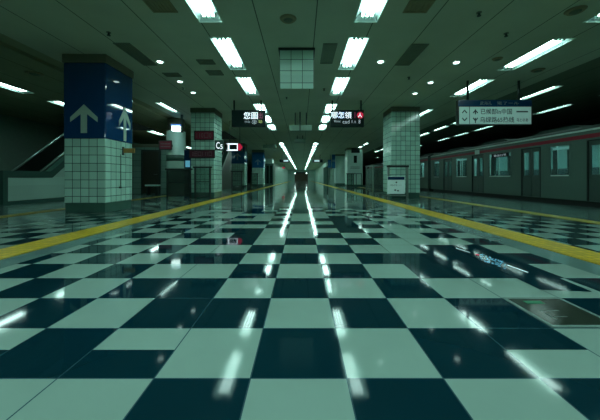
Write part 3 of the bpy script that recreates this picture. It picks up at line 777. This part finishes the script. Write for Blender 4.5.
# floor reflection put in as a dark strip with glowing marks
def fp(px, py, z=0):
    Y = (H-z)*288/(py-178.5); return ((px-301.5)/288*Y, Y)
t = thing('painted_reflection', 'painted floor reflection at right, dark strip with glowing blue marks and white line', 'painted reflection', (0, 0, 0))
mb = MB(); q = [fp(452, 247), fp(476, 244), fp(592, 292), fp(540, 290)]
mb.quad([(x, y, .003) for x, y in q]); ob = mb.build('reflection_strip', 'floor_dark', t)
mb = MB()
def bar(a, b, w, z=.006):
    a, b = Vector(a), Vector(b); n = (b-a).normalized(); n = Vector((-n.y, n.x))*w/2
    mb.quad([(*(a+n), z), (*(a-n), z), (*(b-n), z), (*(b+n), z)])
bar(fp(507, 265.5), fp(528, 273), .014); bar(fp(456, 248.5), fp(470, 253), .010); mb.build('glint_line', 'glint_glow', t)
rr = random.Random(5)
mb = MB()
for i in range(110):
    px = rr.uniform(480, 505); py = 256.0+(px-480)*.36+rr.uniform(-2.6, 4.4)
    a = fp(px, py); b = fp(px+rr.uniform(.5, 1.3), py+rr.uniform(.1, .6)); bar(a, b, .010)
mb.build('lettering', 'lit_cyan', t)  # blue glints of the painted reflection, no real lettering
mb = MB(); bar(fp(476, 254.6), fp(479, 255.6), .03); mb.build('red_glint', 'lit_red', t)

# ------------------------------------------------------------------ train
TX, TW = 8.45, 2.8
def side_wall(x, y0, y1, z0, z1, hs):
    mb = MB()
    for a, b, c, d in cells(y0, y1, z0, z1, hs): mb.quad([(x, a, c), (x, b, c), (x, b, d), (x, a, d)])
    return mb
def train_car(label, y0, y1, wins, doors, display=None, roof_split=None, z_front=2.3):
    t = thing('train_car', label, 'train', (TX, y0, 0), 'cars of the train')
    L = y1-y0
    W_ = [(a-y0, b-y0, .95, 1.90) for a, b in wins]; D_ = [(a-y0, b-y0, .17, 1.93) for a, b in doors]
    mb = side_wall(0, 0, L, .16, 2.3, W_+D_)
    for yy in (0, L): mb.quad([(0, yy, .16), (TW, yy, .16), (TW, yy, 2.3), (0, yy, 2.3)])
    mb.quad([(TW, 0, .16), (TW, L, .16), (TW, L, 2.3), (TW, 0, 2.3)])
    mb.quad([(0, 0, .16), (0, L, .16), (TW, L, .16), (TW, 0, .16)])
    mb.build('body', 'train_body', t)
    prof = [(0, 2.3), (.06, 2.35), (.25, 2.43), (.6, 2.49), (TW/2, 2.53), (TW-.6, 2.49), (TW-.25, 2.43), (TW-.06, 2.35), (TW, 2.3)]
    mb = MB(); mb.prism(prof, 'y', 0, L); mb.build('roof', 'train_roof', t)
    mb = MB(); mb.box(-.025, 0.02, 0.02, L-.02, 2.24, 2.29, .006); mb.build('gutter', 'train_white', t)  # gutter trim, its pale colour carries the highlight along the roof edge
    segs = [(0, L)] if not roof_split else [(0, roof_split-.25), (roof_split+.15, L)]
    for a, b in segs:
        mb = MB(); mb.box(-.008, .0, a+.01, b-.01, 2.02, 2.14); mb.build('red_stripe', 'train_red', t)
    if roof_split:
        mb = MB(); mb.box(-.012, 0, roof_split-.22, roof_split+.12, 2.0, 2.2); mb.build('marker_panel', 'train_white', t)
    # roof equipment
    yy = .5 
    while yy+2.2 < L:
        mb = MB(); mb.prism([(yy, 2.47), (yy+2.2, 2.47), (yy+1.8, 2.63), (yy+.4, 2.63)], 'x', .75, TW-.75); mb.build('roof_unit', 'train_roof', t)
        yy += 3.4
    # underframe
    mb = MB(); mb.box(.12, TW-.12, .1, L-.1, -.6, .158); mb.build('underframe', 'rubber', t)
    # interior
    mb = MB(); mb.quad([(TW-.05, .05, .2), (TW-.05, L-.05, .2), (TW-.05, L-.05, 2.25), (TW-.05, .05, 2.25)])
    mb.build('inner_wall', 'train_inside', t)
    mb = MB(); mb.box(1.2, 1.45, .3, L-.3, 2.2, 2.24); mb.build('inner_lamp', 'train_lamp', t)
    mb = MB(); mb.box(TW-.55, TW-.06, .3, L-.3, .3, 1.25, .04); mb.build('seat_row', 'train_seat', t)
    mb = MB()
    k = .8
    while k < L-.5:
        mb.cyl((.9, k, .2), (.9, k, 2.25), .03, 8); mb.box(.75, 1.1, k+.5, k+.62, .5, 2.0); k += 1.55
    mb.build('pole_and_partition', 'train_white', t)
    for a, b in wins:
        a -= y0; b -= y0
        mb = MB(); f = .05
        mb.box(-.012, .02, a-f, b+f, .95-f, .95); mb.box(-.012, .02, a-f, b+f, 1.90, 1.90+f*.6); mb.box(-.012, .02, a-f, a, .95, 1.90); mb.box(-.012, .02, b, b+f, .95, 1.90)
        w = mb.build('window', 'train_body', t)
        mb = MB(); mb.box(.012, .018, a, b, .95, 1.90); mb.build('pane', 'glass', w)
        mb = MB(); mb.box(-.016, -.012, a+.02, b-.02, .91, .945); mb.build('sill', 'train_white', w)
        mb = MB(); mb.box(.03, .06, a+.05, b-.05, 1.78, 1.86); mb.build('lamp_glow_strip', 'train_window_glow', w)  # glowing strip standing in for ceiling lamp light at the window top
        mb = MB(); mb.box(.05, .08, a+.02, a+(b-a)*.2, .96, 1.75); mb.box(.05, .08, b-(b-a)*.25, b-.03, .96, 1.78); mb.build('curtain', 'train_seat', w)
    for a, b in doors:
        a -= y0; b -= y0; mid = (a+b)/2
        for u, v in ((a, mid-.012), (mid+.012, b)):
            p0, p1 = u+.09, v-.07
            mb = MB()
            for q0, q1, r0, r1 in cells(u, v, .17, 1.93, [(p0, p1, .95, 1.8)]): mb.box(.03, .06, q0, q1, r0, r1)
            dr = mb.build('door_leaf', 'train_door', t)
            mb = MB(); mb.box(.042, .048, p0, p1, .95, 1.8); mb.build('pane', 'glass', dr)
        mb = MB(); mb.box(-.006, .03, a-.03, a, .17, 1.96); mb.box(-.006, .03, b, b+.03, .17, 1.96); mb.box(-.006, .03, a, b, 1.93, 1.96); mb.build('door_frame', 'rubber', t)
    if display:
        a, b = display[0]-y0, display[1]-y0
        mb = MB(); mb.box(-.03, -.013, a, b, 1.74, 1.90, .004); dp = mb.build('destination_display', 'sign_black', t)
        me = text_mesh('第出口号', 0, 1, 1.775, 1.865, -.034, 'side')
        for v in me.vertices: v.co.y = b-.15-(v.co.y)*(b-a-.3)      # reads left to right when seen from the platform
        me.materials.append(M['lit_dim']); o = bpy.data.objects.new('lettering', me); C.objects.link(o); o.parent = dp
    return t
train_car('near grey metro car with red stripe standing at the right platform edge', 2.0, 18.8,
          [(9.08, 9.77), (11.62, 12.95), (14.72, 15.72), (17.65, 18.35), (4.6, 5.4)],
          [(7.25, 8.5), (10.2, 11.05), (13.4, 14.25), (16.2, 17.1), (2.6, 3.6)], display=(11.7, 12.75), roof_split=11.9)
tc2 = train_car('second grey metro car, seen just right of the tall tiled pillar', 19.25, 36,
          [(19.8, 20.5), (22.5, 23.4), (26, 27), (29.5, 30.4), (33, 33.8)], [(21, 21.9), (24.3, 25.2), (28, 28.9), (31.5, 32.4)])
mb = MB(); mb.box(.3, TW-.3, -.43, -.01, .25, 2.1); mb.build('gangway', 'rubber', tc2)

# unseen area lamps added overhead and behind to brighten pillar fronts, along the trough rows
for x in (-5.66, -1.73, 1.225, 5.62):
    for y in ((-9.3, -4.5, .3) if abs(x) > 3 else (-10.7, -8.3, -5.9, -3.5, -1.1, 1.31)):
        la = bpy.data.lights.new('unseen_fill_lamp', 'AREA'); la.shape = 'RECTANGLE'; la.size = .4; la.size_y = 1.7
        la.energy = 18 if abs(x) > 3 else 24; la.color = (.66, 1, .92)
        lo = bpy.data.objects.new('unseen_fill_lamp', la); C.objects.link(lo); lo.location = (x, y+.9, CEIL-.02)

# ------------------------------------------------------------------ world / colour
w = bpy.data.worlds.new('world'); S.world = w; w.use_nodes = True
w.node_tree.nodes['Background'].inputs['Color'].default_value = (.01, .02, .015, 1)
w.node_tree.nodes['Background'].inputs['Strength'].default_value = .3
S.view_settings.view_transform = 'Standard'; S.view_settings.look = 'None'
S.view_settings.exposure = 0; S.view_settings.gamma = 1
